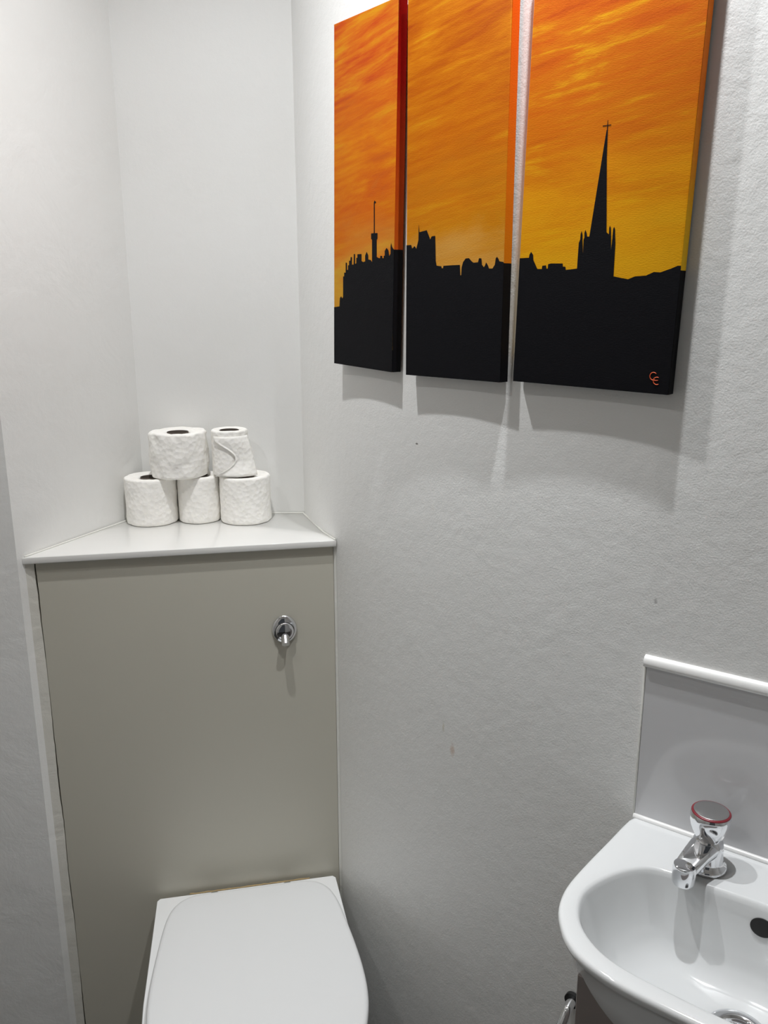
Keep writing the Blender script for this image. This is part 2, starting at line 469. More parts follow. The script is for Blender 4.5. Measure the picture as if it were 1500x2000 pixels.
# sealant bead on the right edge
bm = bmesh.new()
q = [pl(wl-0.0055, 0.0085), pl(wl-0.0008, 0.004), pl(wl-0.0008, 0.02), pl(wl-0.0055, 0.02)]
prism(bm, q, 0.001, ZS-0.0135)
rel(link_mesh('sealant_bead', bm, M_caulk), boxing)
bm = bmesh.new()
path = [Vector((Rr.x-0.003, Rr.y+0.001, ZS+0.001)), Vector((-0.121, 1.598, ZS+0.001)), Vector((B.x-0.003, B.y-0.003, ZS+0.001)), Vector((A.x+0.004, A.y-0.003, ZS+0.001)), Vector((L.x+0.004, L.y+0.004, ZS+0.001))]
full = []
for a, b2 in zip(path[:-1], path[1:]):
    full += [a.lerp(b2, k/10) for k in range(10)]
full.append(path[-1])
tube(bm, full, 0.0018, 8)
rel(link_mesh('shelf_sealant', bm, M_caulk, None, True), boxing)

# ------------------------------------------------------------------ flush button
fp = pl(0.4665, 0.010)
ang = math.atan2(ex.y, ex.x)
fb = thing('flush_button', (fp[0], fp[1], 0.978), 'small round chrome flush button on the cream panel', 'flush button', rotz=ang)
def yl(bm, prof, seg=48, cx=0, cz=0, sx=1, sz=1):       # lathe about the local -y axis
    rings = [[(cx + r*sx*math.cos(2*PI*i/seg), -h, cz + r*sz*math.sin(2*PI*i/seg)) for i in range(seg)] for r, h in prof]
    loft(bm, rings, True, True)
bm = bmesh.new(); yl(bm, [(0.0245, 0.0003), (0.0245, 0.002), (0.0225, 0.0045), (0.0185, 0.0065)], 56, sz=1.18)
link_mesh('plate', bm, M_chrome, fb, True, 50)
bm = bmesh.new(); yl(bm, [(0.0176, 0.0064), (0.0176, 0.009), (0.0165, 0.0105), (0.012, 0.0115), (0.004, 0.012)], 56, cz=-0.002)
link_mesh('button', bm, M_chrome, fb, True, 50)
bm = bmesh.new()
rr_ = [Vector((0.0181*math.cos(2*PI*i/48), -0.0068, -0.002 + 0.0181*math.sin(2*PI*i/48))) for i in range(49)]
tube(bm, rr_, 0.0006, 6)
link_mesh('groove_ring', bm, M_black, fb, True)
bm = bmesh.new(); tube(bm, [Vector((0, -0.010, -0.012)), Vector((0, -0.016, -0.0175)), Vector((0, -0.0225, -0.0235))], [0.0078, 0.0082, 0.0080], 24)
link_mesh('finger_tab', bm, M_chrome_soft, fb, True, 40)

# ------------------------------------------------------------------ toilet
tx = Vector((0.9803, 0.1977)); tn = Vector((tx.y, -tx.x))        # along the wall / out into the room
tm = Vector((-0.287, 1.5015))
ti = thing('toilet', (tm.x, tm.y, 0), 'white back-to-wall toilet with closed lid against the cream panel', 'toilet', rotz=math.atan2(tx.y, tx.x))
# local coordinates: x along the wall, y = -(distance out)
def dshape(pts, cx=0.006, n=6):
    """pts: half outline (halfwidth, out) from rear to front; mirrored and smoothed"""
    left = [(cx - h, -o) for h, o in pts]
    right = [(cx + h, -o) for h, o in reversed(pts)]
    loop = left + [p for p in right if abs(p[0] - cx) > 1e-6]
    return [(v.x, v.y) for v in catmull(loop, n, True)]
lid_half = [(0.055, 0.036), (0.107, 0.0365), (0.135, 0.046), (0.154, 0.066), (0.165, 0.092), (0.172, 0.125), (0.178, 0.17), (0.185, 0.234),
            (0.1885, 0.29), (0.1875, 0.34), (0.1805, 0.385), (0.165, 0.43), (0.135, 0.468), (0.095, 0.491), (0.045, 0.500), (0.0, 0.502)]
lid = dshape(lid_half)
def shrink(poly, d, cx=0.006, cy=-0.27):
    out = []
    n = len(poly)
    for i in range(n):
        a = Vector(poly[i-1]); c = Vector(poly[(i+1) % n]); p = Vector(poly[i])
        t = (c - a).normalized(); nr = Vector((-t.y, t.x))
        if nr.dot(Vector((cx, cy)) - p) < 0: nr = -nr
        out.append(tuple(p + nr*d))
    return out
def ring(poly, z): return [(x, y, z) for x, y in poly]
# pan
pan_half = [(0.1, 0.0), (0.180, 0.0), (0.1855, 0.006), (0.187, 0.06), (0.190, 0.16), (0.1935, 0.27), (0.1925, 0.33), (0.183, 0.39), (0.163, 0.44), (0.13, 0.472), (0.09, 0.49), (0.045, 0.497), (0.0, 0.498)]
def pan_ring(sc, z, back=0.0):
    loop = [(-h*sc(o), -o) for h, o in pan_half] + [(h*sc(o), -o) for h, o in reversed(pan_half) if h > 0]
    return [(x, y, z) for x, y in loop]
pan_poly = [(-h, -o) for h, o in pan_half] + [(h, -o) for h, o in reversed(pan_half) if h > 0]
dense = []
for i in range(len(pan_poly)):
    p, q2 = Vector(pan_poly[i]), Vector(pan_poly[(i+1) % len(pan_poly)])
    for k in range(4): dense.append(tuple(p.lerp(q2, k/4)))
def scaled(poly, s, sy=None):
    sy = s if sy is None else sy
    return [(x*s, y*sy) for x, y in poly]
bm = bmesh.new()
rings = [ring(scaled(dense, 0.78, 0.74), 0.001), ring(scaled(dense, 0.78, 0.74), 0.05), ring(scaled(dense, 0.84, 0.80), 0.18),
         ring(scaled(dense, 0.94, 0.93), 0.30), ring(scaled(dense, 0.985, 0.985), 0.37), ring(scaled(dense, 0.997, 0.998), 0.400),
         ring(dense, 0.405), ring(scaled(dense, 0.998, 0.999), 0.4085), ring(scaled(dense, 0.992, 0.996), 0.4105)]
loft(bm, rings, True, True)
link_mesh('pan', bm, M_pan, ti, True, 50)
# seat
bm = bmesh.new()
s0 = shrink(lid, 0.004)
loft(bm, [ring(shrink(lid, 0.007), 0.4115), ring(s0, 0.4135), ring(s0, 0.4225), ring(shrink(lid, 0.006), 0.4245)], True, True)
link_mesh('seat', bm, M_lid, ti, True, 50)
# lid: gently crowned with a rolled edge
bm = bmesh.new()
rings = [ring(shrink(lid, 0.003), 0.4252), ring(shrink(lid, 0.0), 0.4275), ring(lid, 0.4335), ring(shrink(lid, 0.0012), 0.4375), ring(shrink(lid, 0.0045), 0.4402), ring(shrink(lid, 0.009), 0.4412)]
c = Vector((0.006, -0.27))
for f, z in ((0.8, 0.4422), (0.55, 0.4432), (0.3, 0.4438), (0.08, 0.444)):
    rings.append([(c.x + (x-c.x)*f, c.y + (y-c.y)*f, z) for x, y in shrink(lid, 0.009)])
loft(bm, rings, True, True)
link_mesh('lid', bm, M_lid, ti, True, 50)
for s in (-1, 1):
    bm = bmesh.new(); lathe(bm, [(0.013, 0.4108), (0.013, 0.418), (0.011, 0.420), (0.0, 0.420)], 24, cx=0.006 + s*0.075, cy=-0.022)
    link_mesh('hinge', bm, M_chrome, ti, True, 40)
# ragged sealant where pan meets panel
bm = bmesh.new()
path = [Vector((-0.12 + 0.25*i/60, 0.0025 + 0.0012*noise.noise(Vector((i*0.4, 0, 0))), 0.4105 + 0.001*noise.noise(Vector((i*0.5, 5, 0))))) for i in range(61)]
tube(bm, path, [0.0014 + 0.0011*abs(noise.noise(Vector((i*0.33, 9, 0)))) for i in range(61)], 8)
o = link_mesh('pan_sealant', bm, M_caulk_old, ti, True); o['label'] = 'yellowed ragged sealant'

# ------------------------------------------------------------------ toilet rolls
def roll(loc, r, h, ri, seed, wob, label, flap=False, bulge=0.0):
    t = thing('toilet_roll', loc, label, 'toilet roll', 'white toilet rolls stacked on the shelf')
    t.rotation_euler = (0, 0, seed*1.7)
    prof = []
    e = 0.005
    for k in range(7):                         # lower rounded edge
        a = PI/2*k/6; prof.append((r - e + e*math.sin(a), e - e*math.cos(a)))
    for k in range(1, 12): prof.append((r + bulge*math.sin(PI*k/12), e + (h-2*e)*k/12))
    for k in range(7):
        a = PI/2*k/6; prof.append((r - e + e*math.cos(a), h - e + e*math.sin(a)))
    for k in range(1, 6): prof.append((r - e - (r-e-ri)*k/5, h - 0.0008*k*(1 if k < 5 else 1.6)))
    prof.append((ri, h*0.6)); prof.append((ri, h*0.3)); prof.append((ri, 0.001))
    bm = bmesh.new()
    seg = 96
    rings = []
    for rr, z in prof:
        rg = []
        for i in range(seg):
            a = 2*PI*i/seg
            d = 0
            if rr > ri + 0.002:
                v = Vector((math.cos(a)*3.0, math.sin(a)*3.0, z*38 + seed*11))
                v2 = Vector((math.cos(a)*6.5, math.sin(a)*6.5, z*90 + seed*5))
                d = wob*(noise.noise(v) + 0.55*noise.noise(v2))
                d *= min(1, (rr-ri)/(r-ri)*1.1)
            zz_ = z
            if z > h*0.9 and rr > ri + 0.002: zz_ = z + wob*0.7*noise.noise(Vector((math.cos(a)*2.2, math.sin(a)*2.2, rr*60 + seed)))
            rg.append(((rr+d)*math.cos(a), (rr+d)*math.sin(a), max(zz_, 0.0)))
        rings.append(rg)
    rings.append(rings[0])
    vr = [[bm.verts.new(p) for p in rg] for rg in rings[:-1]]; vr.append(vr[0])
    for a_, b_ in zip(vr[:-1], vr[1:]):
        for i in range(seg):
            j = (i+1) % seg
            bm.faces.new((a_[i], a_[j], b_[j], b_[i]))
    link_mesh('paper', bm, M_paper, t, True, 70)
    bm = bmesh.new()
    lathe(bm, [(ri-0.0008, 0.001), (ri-0.0008, h-0.002), (ri-0.0022, h-0.002), (ri-0.0022, 0.001)], 40, closed=True)
    link_mesh('cardboard_core', bm, M_card, t, True, 40)
    if flap:
        # loose end of the paper, folded diagonally across the front and hanging out at the right
        bm = bmesh.new()
        rz = -seed*1.7
        def pt(deg, z, off):
            a = R(deg) + rz
            rad = r + off
            return Vector((rad*math.cos(a), rad*math.sin(a), z))
        nu, nv = 26, 16
        grid = []
        for iv in range(nv+1):
            v = iv/nv                       # 0 bottom, 1 top
            # left edge of the flap is an arc sweeping right and back down to the left
            z = 0.001 + (h-0.012)*v
            left = 232 + 62*math.sin(PI*v)**0.8 if v > 0.0 else 232
            left = 228 + (66*math.sin(PI*min(1, v*1.12)/1.0 if v < 0.9 else PI*0.99))
            right = 345
            row = []
            for iu in range(nu+1):
                u = iu/nu
                deg = left + (right-left)*u
                lift = 0.0015 + 0.020*(1-v)**0.8*u**1.8 + 0.0012*noise.noise(Vector((u*6, v*5, 3)))
                if u < 0.12: lift += 0.0022*(1 - u/0.12)
                row.append(pt(deg, z, lift))
            grid.append(row)
        vs = [[bm.verts.new(p) for p in row] for row in grid]
        for iv in range(nv):
            for iu in range(nu):
                bm.faces.new((vs[iv][iu], vs[iv][iu+1], vs[iv+1][iu+1], vs[iv+1][iu]))
        o = link_mesh('loose_sheet', bm, M_paper, t, True)
        sm = o.modifiers.new('thickness', 'SOLIDIFY'); sm.thickness = 0.0009; sm.offset = 1
        o['label'] = 'loose end of paper folded diagonally'
    return t
roll((-0.4845, 1.690, ZS+.0004), 0.0525, 0.097, 0.0205, 1.0, 0.0016, 'toilet roll in the bottom row, touching the slanted left wall')
roll((-0.3880, 1.704, ZS+.0004), 0.0435, 0.097, 0.0205, 2.3, 0.0013, 'narrower toilet roll in the middle of the bottom row')
roll((-0.2905, 1.700, ZS+.0004), 0.0525, 0.098, 0.0205, 3.1, 0.0012, 'toilet roll at the right end of the bottom row')
roll((-0.4225, 1.694, ZS+.0985), 0.0575, 0.092, 0.0225, 4.4, 0.0030, 'fat crumpled toilet roll on top of the stack, left one', bulge=0.002)
roll((-0.3175, 1.698, ZS+.0995), 0.0370, 0.094, 0.0205, 5.2, 0.0008, 'part-used thin toilet roll with a loose end, on top of the stack', flap=True)

# ------------------------------------------------------------------ paintings
def canvas(name_label, P, Q, bl, width, height, tilt, sky, skyline, zr, edge_m, extra=None, T=0.017):
    P = Vector(P); Q = Vector(Q)
    e = (Q - P).normalized()
    t = thing('canvas_painting', (P.x, P.y, 0), name_label, 'painting', 'three sunset skyline canvases', rotz=math.atan2(e.y, e.x))
    th = R(tilt)
    def rc(u, v): return (bl[0] + u*math.cos(th) + v*math.sin(th), bl[1] - u*math.sin(th) + v*math.cos(th))
    bm = bmesh.new()
    c = [rc(0, 0), rc(width, 0), rc(width, height), rc(0, height)]
    zl = zr[0]-bl[1]; zrr = (zr[1] - rc(width, 0)[1])
    # material slots: 0 sky, 1 right edge colour, 2 black
    lo_l, lo_r = rc(0, zl), rc(width, zrr)
    F = lambda p: bm.verts.new((p[0], 0, p[1]))
    G = lambda p: bm.verts.new((p[0], T, p[1]))
    f = [F(p) for p in (c[0], c[1], lo_r, c[2], c[3], lo_l)]
    g = [G(p) for p in (c[0], c[1], lo_r, c[2], c[3], lo_l)]
    mi = [2, 2, 1, 1, 1, 2]
    zq = bl[1] + 0.03
    m0 = F((c[0][0] + 0.03*math.tan(th), zq)); m1 = F((lo_r[0]-0.004, zq)); m2 = F((lo_r[0]-0.0035, lo_r[1]))
    f[5].co.x, f[5].co.z = m0.co.x, zq
    g[5].co.x, g[5].co.z = m0.co.x, zq
    bm.verts.remove(m0)
    bm.faces.new((f[0], f[1], f[2], m2, m1, f[5])).material_index = 2
    bm.faces.new((f[5], m1, m2, f[2], f[3], f[4])).material_index = 0
    bm.faces.new(g[::-1]).material_index = 2
    for i in range(6):
        j = (i+1) % 6
        bm.faces.new((f[i], g[i], g[j], f[j])).material_index = mi[i]
    es = [ed for ed in bm.edges if all(abs(v.co.y) < 1e-6 for v in ed.verts) and m1 not in ed.verts and m2 not in ed.verts]
    bmesh.ops.bevel(bm, geom=es, offset=0.0016, segments=3, profile=0.5, affect='EDGES')
    for fc in bm.faces:
        cc = fc.calc_center_median()
        if cc.z < lo_r[1] and cc.x > c[1][0] - 0.004: fc.material_index = 2
    o = link_mesh('stretched_canvas', bm, [sky, edge_m, M_blackpaint], t, True, 50)
    # silhouette painted over the sky, clipped to the canvas
    def lim(z, side):
        u = z - bl[1]
        x = bl[0] + u*math.tan(th) + (width/math.cos(th) if side else 0)
        return x + (-0.0001 if side else 0.0001)
    pts = []
    for x, z in skyline:
        x = max(lim(z, 0), min(lim(z, 1), x)); pts.append((x, z))
    i0 = 0
    pts[0] = (lim(pts[0][1], 0), pts[0][1]); pts[-1] = (lim(pts[-1][1], 1), pts[-1][1])
    cl = rc(0.0001, 0.0); cr_ = rc(width-0.0001, 0.0)
    poly = pts + [cr_, cl]
    bm = bmesh.new()
    clean = []
    for p in poly:
        if not clean or (Vector(p)-Vector(clean[-1])).length > 2e-4: clean.append(p)
    from mathutils.geometry import delaunay_2d_cdt
    vv, ee, ff, _1, _2, _3 = delaunay_2d_cdt([Vector(p) for p in clean], [], [list(range(len(clean)))], 1, 1e-6)
    v0 = [bm.verts.new((v.x, -0.0004, v.y)) for v in vv]
    for f_ in ff: bm.faces.new([v0[i] for i in f_])
    if extra: extra(bm)
    o = link_mesh('painted_skyline', bm, M_blackpaint, t); o['label'] = 'black painted skyline silhouette'
    return t

lin = lambda r, g, b: tuple(0.66*((c/255)/12.92 if c/255 <= 0.04045 else ((c/255+0.055)/1.055)**2.4) for c in (r, g, b))
sk1 = sky_mat('sunset_sky_left', [(1.58, lin(238, 200, 60)), (1.66, lin(232, 150, 50)), (1.74, lin(226, 112, 20)), (1.84, lin(232, 140, 20)), (1.92, lin(194, 82, 34)), (2.06, lin(170, 52, 36))],
              3.1, 5, [lin(176, 44, 34), lin(214, 92, 20), lin(232, 135, 22), lin(238, 175, 20)], 0.65)
sk2 = sky_mat('sunset_sky_middle', [(1.62, lin(226, 172, 80)), (1.70, lin(212, 140, 20)), (1.80, lin(206, 112, 10)), (1.90, lin(190, 105, 5)), (2.06, lin(200, 92, 15))],
              7.7, 8, [lin(170, 66, 8), lin(190, 96, 4), lin(208, 122, 10), lin(222, 160, 20)], 0.85)
sk3 = sky_mat('sunset_sky_right', [(1.62, lin(240, 182, 24)), (1.72, lin(232, 162, 14)), (1.80, lin(206, 118, 8)), (1.90, lin(196, 94, 6)), (2.06, lin(204, 106, 8))],
              12.4, 6, [lin(172, 52, 8), lin(204, 92, 8), lin(212, 118, 10), lin(236, 178, 20)], 0.8)
e1 = edge_mat('red_painted_edge', lin(215, 96, 20), lin(185, 14, 4), 1.70, 1.92)
e2m = edge_mat('orange_painted_edge', lin(232, 140, 20), lin(246, 100, 10), 1.64, 1.95)
e3 = edge_mat('amber_painted_edge', (0.85, 0.50, 0.02), (0.85, 0.20, 0.02), 1.66, 1.82)

SKY1 = [(-0.0065,1.5924),(0.0102,1.5938),(0.0118,1.6072),(0.0160,1.6108),(0.0192,1.6071),(0.0221,1.6092),(0.0230,1.6428),(0.0262,1.6432),(0.0263,1.6491),(0.0311,1.6489),(0.0315,1.6651),(0.0355,1.6649),(0.0352,1.6534),(0.0384,1.6533),(0.0386,1.6606),(0.0417,1.6605),(0.0419,1.6678),(0.0458,1.6676),(0.0467,1.6734),(0.0506,1.6732),(0.0504,1.6613),(0.0554,1.6611),(0.0565,1.6779),(0.0600,1.6777),(0.0597,1.6620),(0.0635,1.6628),(0.0637,1.6714),(0.0668,1.6713),(0.0669,1.6770),(0.0790,1.6769),(0.0788,1.6659),(0.0837,1.6641),(0.0893,1.6649),(0.0894,1.6740),(0.0939,1.6798),(0.0983,1.6740),(0.0982,1.6676),(0.1055,1.6663),(0.1088,1.6632),(0.1091,1.6969),(0.1066,1.6990),(0.1067,1.7069),(0.1143,1.7070),(0.1147,1.7530),(0.1168,1.7557),(0.1211,1.7524),(0.1171,1.7512),(0.1168,1.7068),(0.1243,1.7066),(0.1242,1.6980),(0.1220,1.6962),(0.1219,1.6706),(0.1276,1.6684),(0.1315,1.6682),(0.1315,1.6716),(0.1371,1.6713),(0.1371,1.6680),(0.1410,1.6678),(0.1410,1.6711),(0.1438,1.6716),(0.1438,1.6784),(0.1487,1.6830),(0.1538,1.6789),(0.1559,1.6701),(0.1593,1.6738),(0.1593,1.6844),(0.1610,1.6901),(0.1631,1.6842),(0.1658,1.6812),(0.1892,1.6795)]
SKY2 = [(-0.0035,1.6840),(0.0080,1.6842),(0.0099,1.6791),(0.0121,1.6799),(0.0142,1.6821),(0.0164,1.6812),(0.0186,1.6781),(0.0212,1.6851),(0.0230,1.6905),(0.0233,1.7135),(0.0248,1.7015),(0.0398,1.7034),(0.0470,1.6902),(0.0498,1.6942),(0.0568,1.6946),(0.0584,1.6596),(0.0603,1.6526),(0.0699,1.6513),(0.0704,1.6486),(0.0730,1.6485),(0.0737,1.6518),(0.0905,1.6522),(0.1054,1.6522),(0.1067,1.6378),(0.1082,1.6378),(0.1089,1.6489),(0.1114,1.6559),(0.1161,1.6607),(0.1221,1.6609),(0.1275,1.6563),(0.1306,1.6544),(0.1389,1.6547),(0.1406,1.6602),(0.1449,1.6597),(0.1461,1.6513),(0.1497,1.6477),(0.1519,1.6502),(0.1534,1.6542),(0.1568,1.6501),(0.1590,1.6457),(0.1652,1.6455),(0.1691,1.6505),(0.1704,1.6591),(0.1728,1.6607),(0.1757,1.6572),(0.1769,1.6546),(0.1848,1.6535),(0.1970,1.6522)]
SKY3 = [(0.0030,1.6576),(0.0161,1.6577),(0.0167,1.6617),(0.0190,1.6651),(0.0221,1.6615),(0.0228,1.6548),(0.0295,1.6429),(0.0361,1.6428),(0.0365,1.6468),(0.0421,1.6473),(0.0429,1.6431),(0.0449,1.6431),(0.0451,1.6486),(0.0490,1.6494),(0.0663,1.6489),(0.0667,1.6449),(0.0704,1.6448),(0.0712,1.6407),(0.0870,1.6420),(0.0876,1.6734),(0.0893,1.6775),(0.0895,1.6841),(0.0907,1.6882),(0.0922,1.6832),(0.0925,1.6774),(0.0943,1.6606),(0.0940,1.6773),(0.0950,1.6797),(0.0947,1.6855),(0.0959,1.6891),(0.0977,1.6854),(0.0987,1.6807),(0.1017,1.6806),(0.1027,1.6884),(0.1167,1.8035),(0.1171,1.8035),(0.1174,1.8149),(0.1180,1.8149),(0.1184,1.8033),(0.1192,1.7729),(0.1247,1.6845),(0.1280,1.6821),(0.1279,1.6899),(0.1288,1.6921),(0.1300,1.6898),(0.1310,1.6805),(0.1322,1.6636),(0.1329,1.6767),(0.1332,1.6878),(0.1342,1.6909),(0.1357,1.6877),(0.1373,1.6709),(0.1375,1.6313),(0.1476,1.6292),(0.1570,1.6275),(0.1659,1.6307),(0.1798,1.6314),(0.1894,1.6354),(0.1973,1.6347),(0.2104,1.6389),(0.2178,1.6418),(0.2244,1.6418),(0.2304,1.6363)]
canvas('narrow sunset canvas with a flag tower, leftmost of the three', (-.0815, 1.4825), (.0175, 1.3445), (-0.0098, 1.4962), 0.173, 0.535, 1.6, sk1, SKY1, (1.592, 1.6795), e1)
canvas('sunset canvas with castle rooftops, middle of the three', (.0366, 1.321), (.1646, 1.189), (-0.0021, 1.4897), 0.1865, 0.540, 0.0, sk2, SKY2, (1.684, 1.652), e2m)
def cross(bm):
    cx, cz = CROSS
    for x0, x1, z0, z1 in ((cx-0.0055, cx+0.0055, cz-0.0005, cz+0.0005),):
        vs = [bm.verts.new((x, -0.0003, z)) for x, z in ((x0, z0), (x1, z0), (x1, z1), (x0, z1))]
        bm.faces.new(vs)
_top = max(SKY3, key=lambda p: p[1])
CROSS = (_top[0]-0.0005, _top[1]-0.006)
c3 = canvas('widest sunset canvas with a tall church spire, rightmost of the three', (.1825, 1.1733), (.3515, 1.0363), (-0.0018, 1.4930), 0.2205, 0.540, 1.3, sk3, SKY3, (1.658, 1.6365), e3, extra=cross)
# signature: an interlocking C and E in orange red, bottom right
bm = bmesh.new()
def arc2(cx, cz, rx, rz, a0, a1, n=16): return [Vector((cx + rx*math.cos(R(a0+(a1-a0)*i/n)), -0.0007, cz + rz*math.sin(R(a0+(a1-a0)*i/n)))) for i in range(n+1)]
tube(bm, arc2(0.1988, 1.5100, 0.0045, 0.0048, 40, 300), 0.00055, 6)
tube(bm, arc2(0.2035, 1.5045, 0.0045, 0.0046, 60, 300), 0.00055, 6)
tube(bm, [Vector((0.1992, -0.0007, 1.5047)), Vector((0.205, -0.0007, 1.5052))], 0.0005, 6)
o = link_mesh('signature', bm, M_sign, c3, True); o['label'] = 'small orange red monogram'

# ------------------------------------------------------------------ basin, splashback
S = Vector((0.359, 1.057)); bE = Vector((0.8169, -0.5768))
brot = math.atan2(bE.y, bE.x)
def wl2(l, n): q = S + bE*l + Vector((bE.y, -bE.x))*n; return q
# basin local: x along the wall, y = -(out from wall)
ZB = 0.883
basin = thing('wash_basin', (S.x, S.y, 0), 'small white ceramic wash basin below the splashback', 'basin', rotz=brot)
CX = 0.195
out_half = [(0.0, 0.003), (-0.004, 0.03), (-0.0085, 0.075), (-0.0145, 0.13), (-0.0185, 0.18), (-0.0175, 0.212), (-0.0105, 0.241), (0.002, 0.264), (0.018, 0.284), (0.041, 0.300), (0.072, 0.310), (0.105, 0.3145), (0.15, 0.316), (0.195, 0.3165)]
in_half = [(0.195, 0.090), (0.155, 0.092), (0.118, 0.094), (0.082, 0.0955), (0.056, 0.102), (0.032, 0.126), (0.014, 0.160), (0.0058, 0.192), (0.0095, 0.220), (0.020, 0.243), (0.038, 0.262), (0.063, 0.277), (0.096, 0.285), (0.15, 0.288), (0.195, 0.289)]
def full_loop(half): # half goes back->front on the left side; mirror to the right
    h = [Vector(p) for p in half]
    mir = [Vector((2*CX - p.x, p.y)) for p in reversed(h)]
    if abs(h[-1].x - CX) < 1e-6: mir = mir[1:]
    if abs(h[0].x - CX) < 1e-6: mir = mir[:-1]
    return h + mir
NA = 144
def polar(loop, smooth=True, c=(CX, 0.18)):
    c = Vector(c)
    pts = catmull(loop, 10, True) if smooth else loop
    n = len(pts)
    res_ = []
    for k in range(NA):
        a = 2*PI*k/NA
        d = Vector((math.cos(a), math.sin(a)))
        best = None
        for i in range(n):
            p, q = pts[i]-c, pts[(i+1) % n]-c
            e = q - p
            den = d.x*e.y - d.y*e.x
            if abs(den) < 1e-12: continue
            t = (p.x*e.y - p.y*e.x)/den
            s = (p.x*d.y - p.y*d.x)/den
            if t > 0 and -1e-6 <= s <= 1+1e-6: best = t if best is None else max(best, t)
        res_.append(best)
    return res_
lo_ = full_loop(out_half)
# outer: keep the flat back sharp - dense linear back, smooth front
pts_o = catmull([lo_[i] for i in range(len(lo_))], 8, False) 
Po = polar(pts_o, False)
Pi = polar(full_loop(in_half))
def bring(rad, z, c=(CX, 0.18)):
    return [(c[0] + rad[k]*math.cos(2*PI*k/NA), -max(0.0012, c[1] + rad[k]*math.sin(2*PI*k/NA)), z) for k in range(NA)]
def mixr(a, b, t): return [x*(1-t) + y*t for x, y in zip(a, b)]
def off(a, d): return [x + d for x in a]
def sc_under(s):    # underside shrinks towards a point near the wall
    c = (CX, 0.18); tgt = (CX, 0.09)
    pts = []
    for k in range(NA):
        x = c[0] + Po[k]*math.cos(2*PI*k/NA); y = c[1] + Po[k]*math.sin(2*PI*k/NA)
        pts.append((tgt[0] + (x-tgt[0])*s, tgt[1] + (y-tgt[1])*s if y > tgt[1] else max(0.0012, y)))
    return pts
def uring(s, z): return [(x, -max(0.0012, y), z) for x, y in sc_under(s)]
bowl_c = (CX, 0.18); drain_r = [0.021]*NA
rings = [uring(0.52, 0.735), uring(0.66, 0.742), uring(0.78, 0.762), uring(0.885, 0.80), uring(0.935, 0.835), uring(0.965, 0.860),
         bring(off(Po, -0.0030), 0.869), bring(off(Po, -0.0010), 0.8725), bring(Po, 0.877), bring(off(Po, -0.0008), 0.8805), bring(off(Po, -0.0028), 0.8826), bring(off(Po, -0.006), 0.8832)]
rings += [bring(mixr(Po, Pi, 0.5), 0.8826), bring(off(Pi, 0.006), 0.8818), bring(off(Pi, 0.003), 0.8808), bring(off(Pi, 0.0008), 0.8785),
          bring(off(Pi, -0.001), 0.873)]
for f, z in ((0.965, 0.855), (0.93, 0.835), (0.885, 0.815), (0.83, 0.797), (0.75, 0.783), (0.63, 0.774), (0.48, 0.7685), (0.32, 0.7655)):
    t = (1-f)/(1-0.0)
    rings.append(bring([max(r*f, 0.024) for r in Pi], z))
rings.append(bring([0.0245]*NA, 0.7635)); rings.append(bring([0.022]*NA, 0.7620)); rings.append(bring([0.021]*NA, 0.752))
bm = bmesh.new(); loft(bm, rings, True, True)
bas = link_mesh('basin_bowl', bm, M_porcelain, basin, True, 60)
# drain: chrome flange ring with dark well
bm = bmesh.new(); lathe(bm, [(0.0195, 0.758), (0.0215, 0.7665), (0.026, 0.7690), (0.0335, 0.7690), (0.0360, 0.7665), (0.028, 0.7645)], 56, CX, -0.18, closed=True)
link_mesh('drain_flange', bm, M_chrome, basin, True, 60)
bm = bmesh.new(); lathe(bm, [(0.0, 0.7530), (0.0205, 0.7530), (0.0205, 0.7565), (0.0, 0.7565)], 40, CX, -0.18)
link_mesh('drain_well', bm, M_black, basin, True, 40)
# overflow: black plug on the bowl's rear slope, its colour stands for the hole's shade
bm = bmesh.new()
oc = Vector((CX, -0.0945, 0.853))
nrm = Vector((0, -0.985, 0.17)).normalized(); tu = Vector((1, 0, 0)); tv = nrm.cross(tu)
def orr(r, h): return [tuple(oc + tu*(r*math.cos(2*PI*k/40)) + tv*(0.85*r*math.sin(2*PI*k/40)) + nrm*h) for k in range(40)]
loft(bm, [orr(0.0137, -0.006), orr(0.0137, 0.0006), orr(0.013, 0.0010), orr(0.0115, 0.0011)], True, True)
link_mesh('overflow_hole', bm, M_black, basin, True, 50)
# sealant along the back
bm = bmesh.new(); tube(bm, [Vector((0.001 + 0.388*i/20, -0.0035, 0.8842)) for i in range(21)], 0.0042, 10)
link_mesh('back_sealant', bm, M_trimw, basin, True)

sp = thing('splashback', (S.x, S.y, 0), 'glossy grey white splashback panel with white top trim above the basin', 'splashback', rotz=brot)
bm = bmesh.new(); box(bm, 0.0022, 0.40, -0.0030, -0.0004, 0.886, 1.121, 0.0004, 1)
link_mesh('panel', bm, M_acrylic, sp)
bm = bmesh.new()
prof = [(0.001, 1.1165), (-0.006, 1.1165), (-0.0078, 1.118), (-0.0082, 1.122), (-0.0074, 1.127), (-0.005, 1.1305), (-0.001, 1.132), (0.001, 1.132)]
loft(bm, [[(x, y, z) for y, z in prof] for x in (-0.001, 0.0, 0.402)], True, True)
link_mesh('top_trim', bm, M_trimw, sp, True, 50)
bm = bmesh.new(); box(bm, -0.0008, 0.0018, -0.0036, 0.001, 0.884, 1.1162, 0.0006, 2)
link_mesh('edge_trim', bm, M_caulk, sp, True, 50)

# ------------------------------------------------------------------ tap
tapp = wl2(0.124, 0.0)
tap_o = S + bE*0.115 + Vector((-0.5768, -0.8169))*0.055
tap = thing('pillar_tap', (tap_o.x, tap_o.y, ZB), 'chrome pillar tap with a red ringed knob on the basin ledge', 'tap', rotz=brot - R(14))
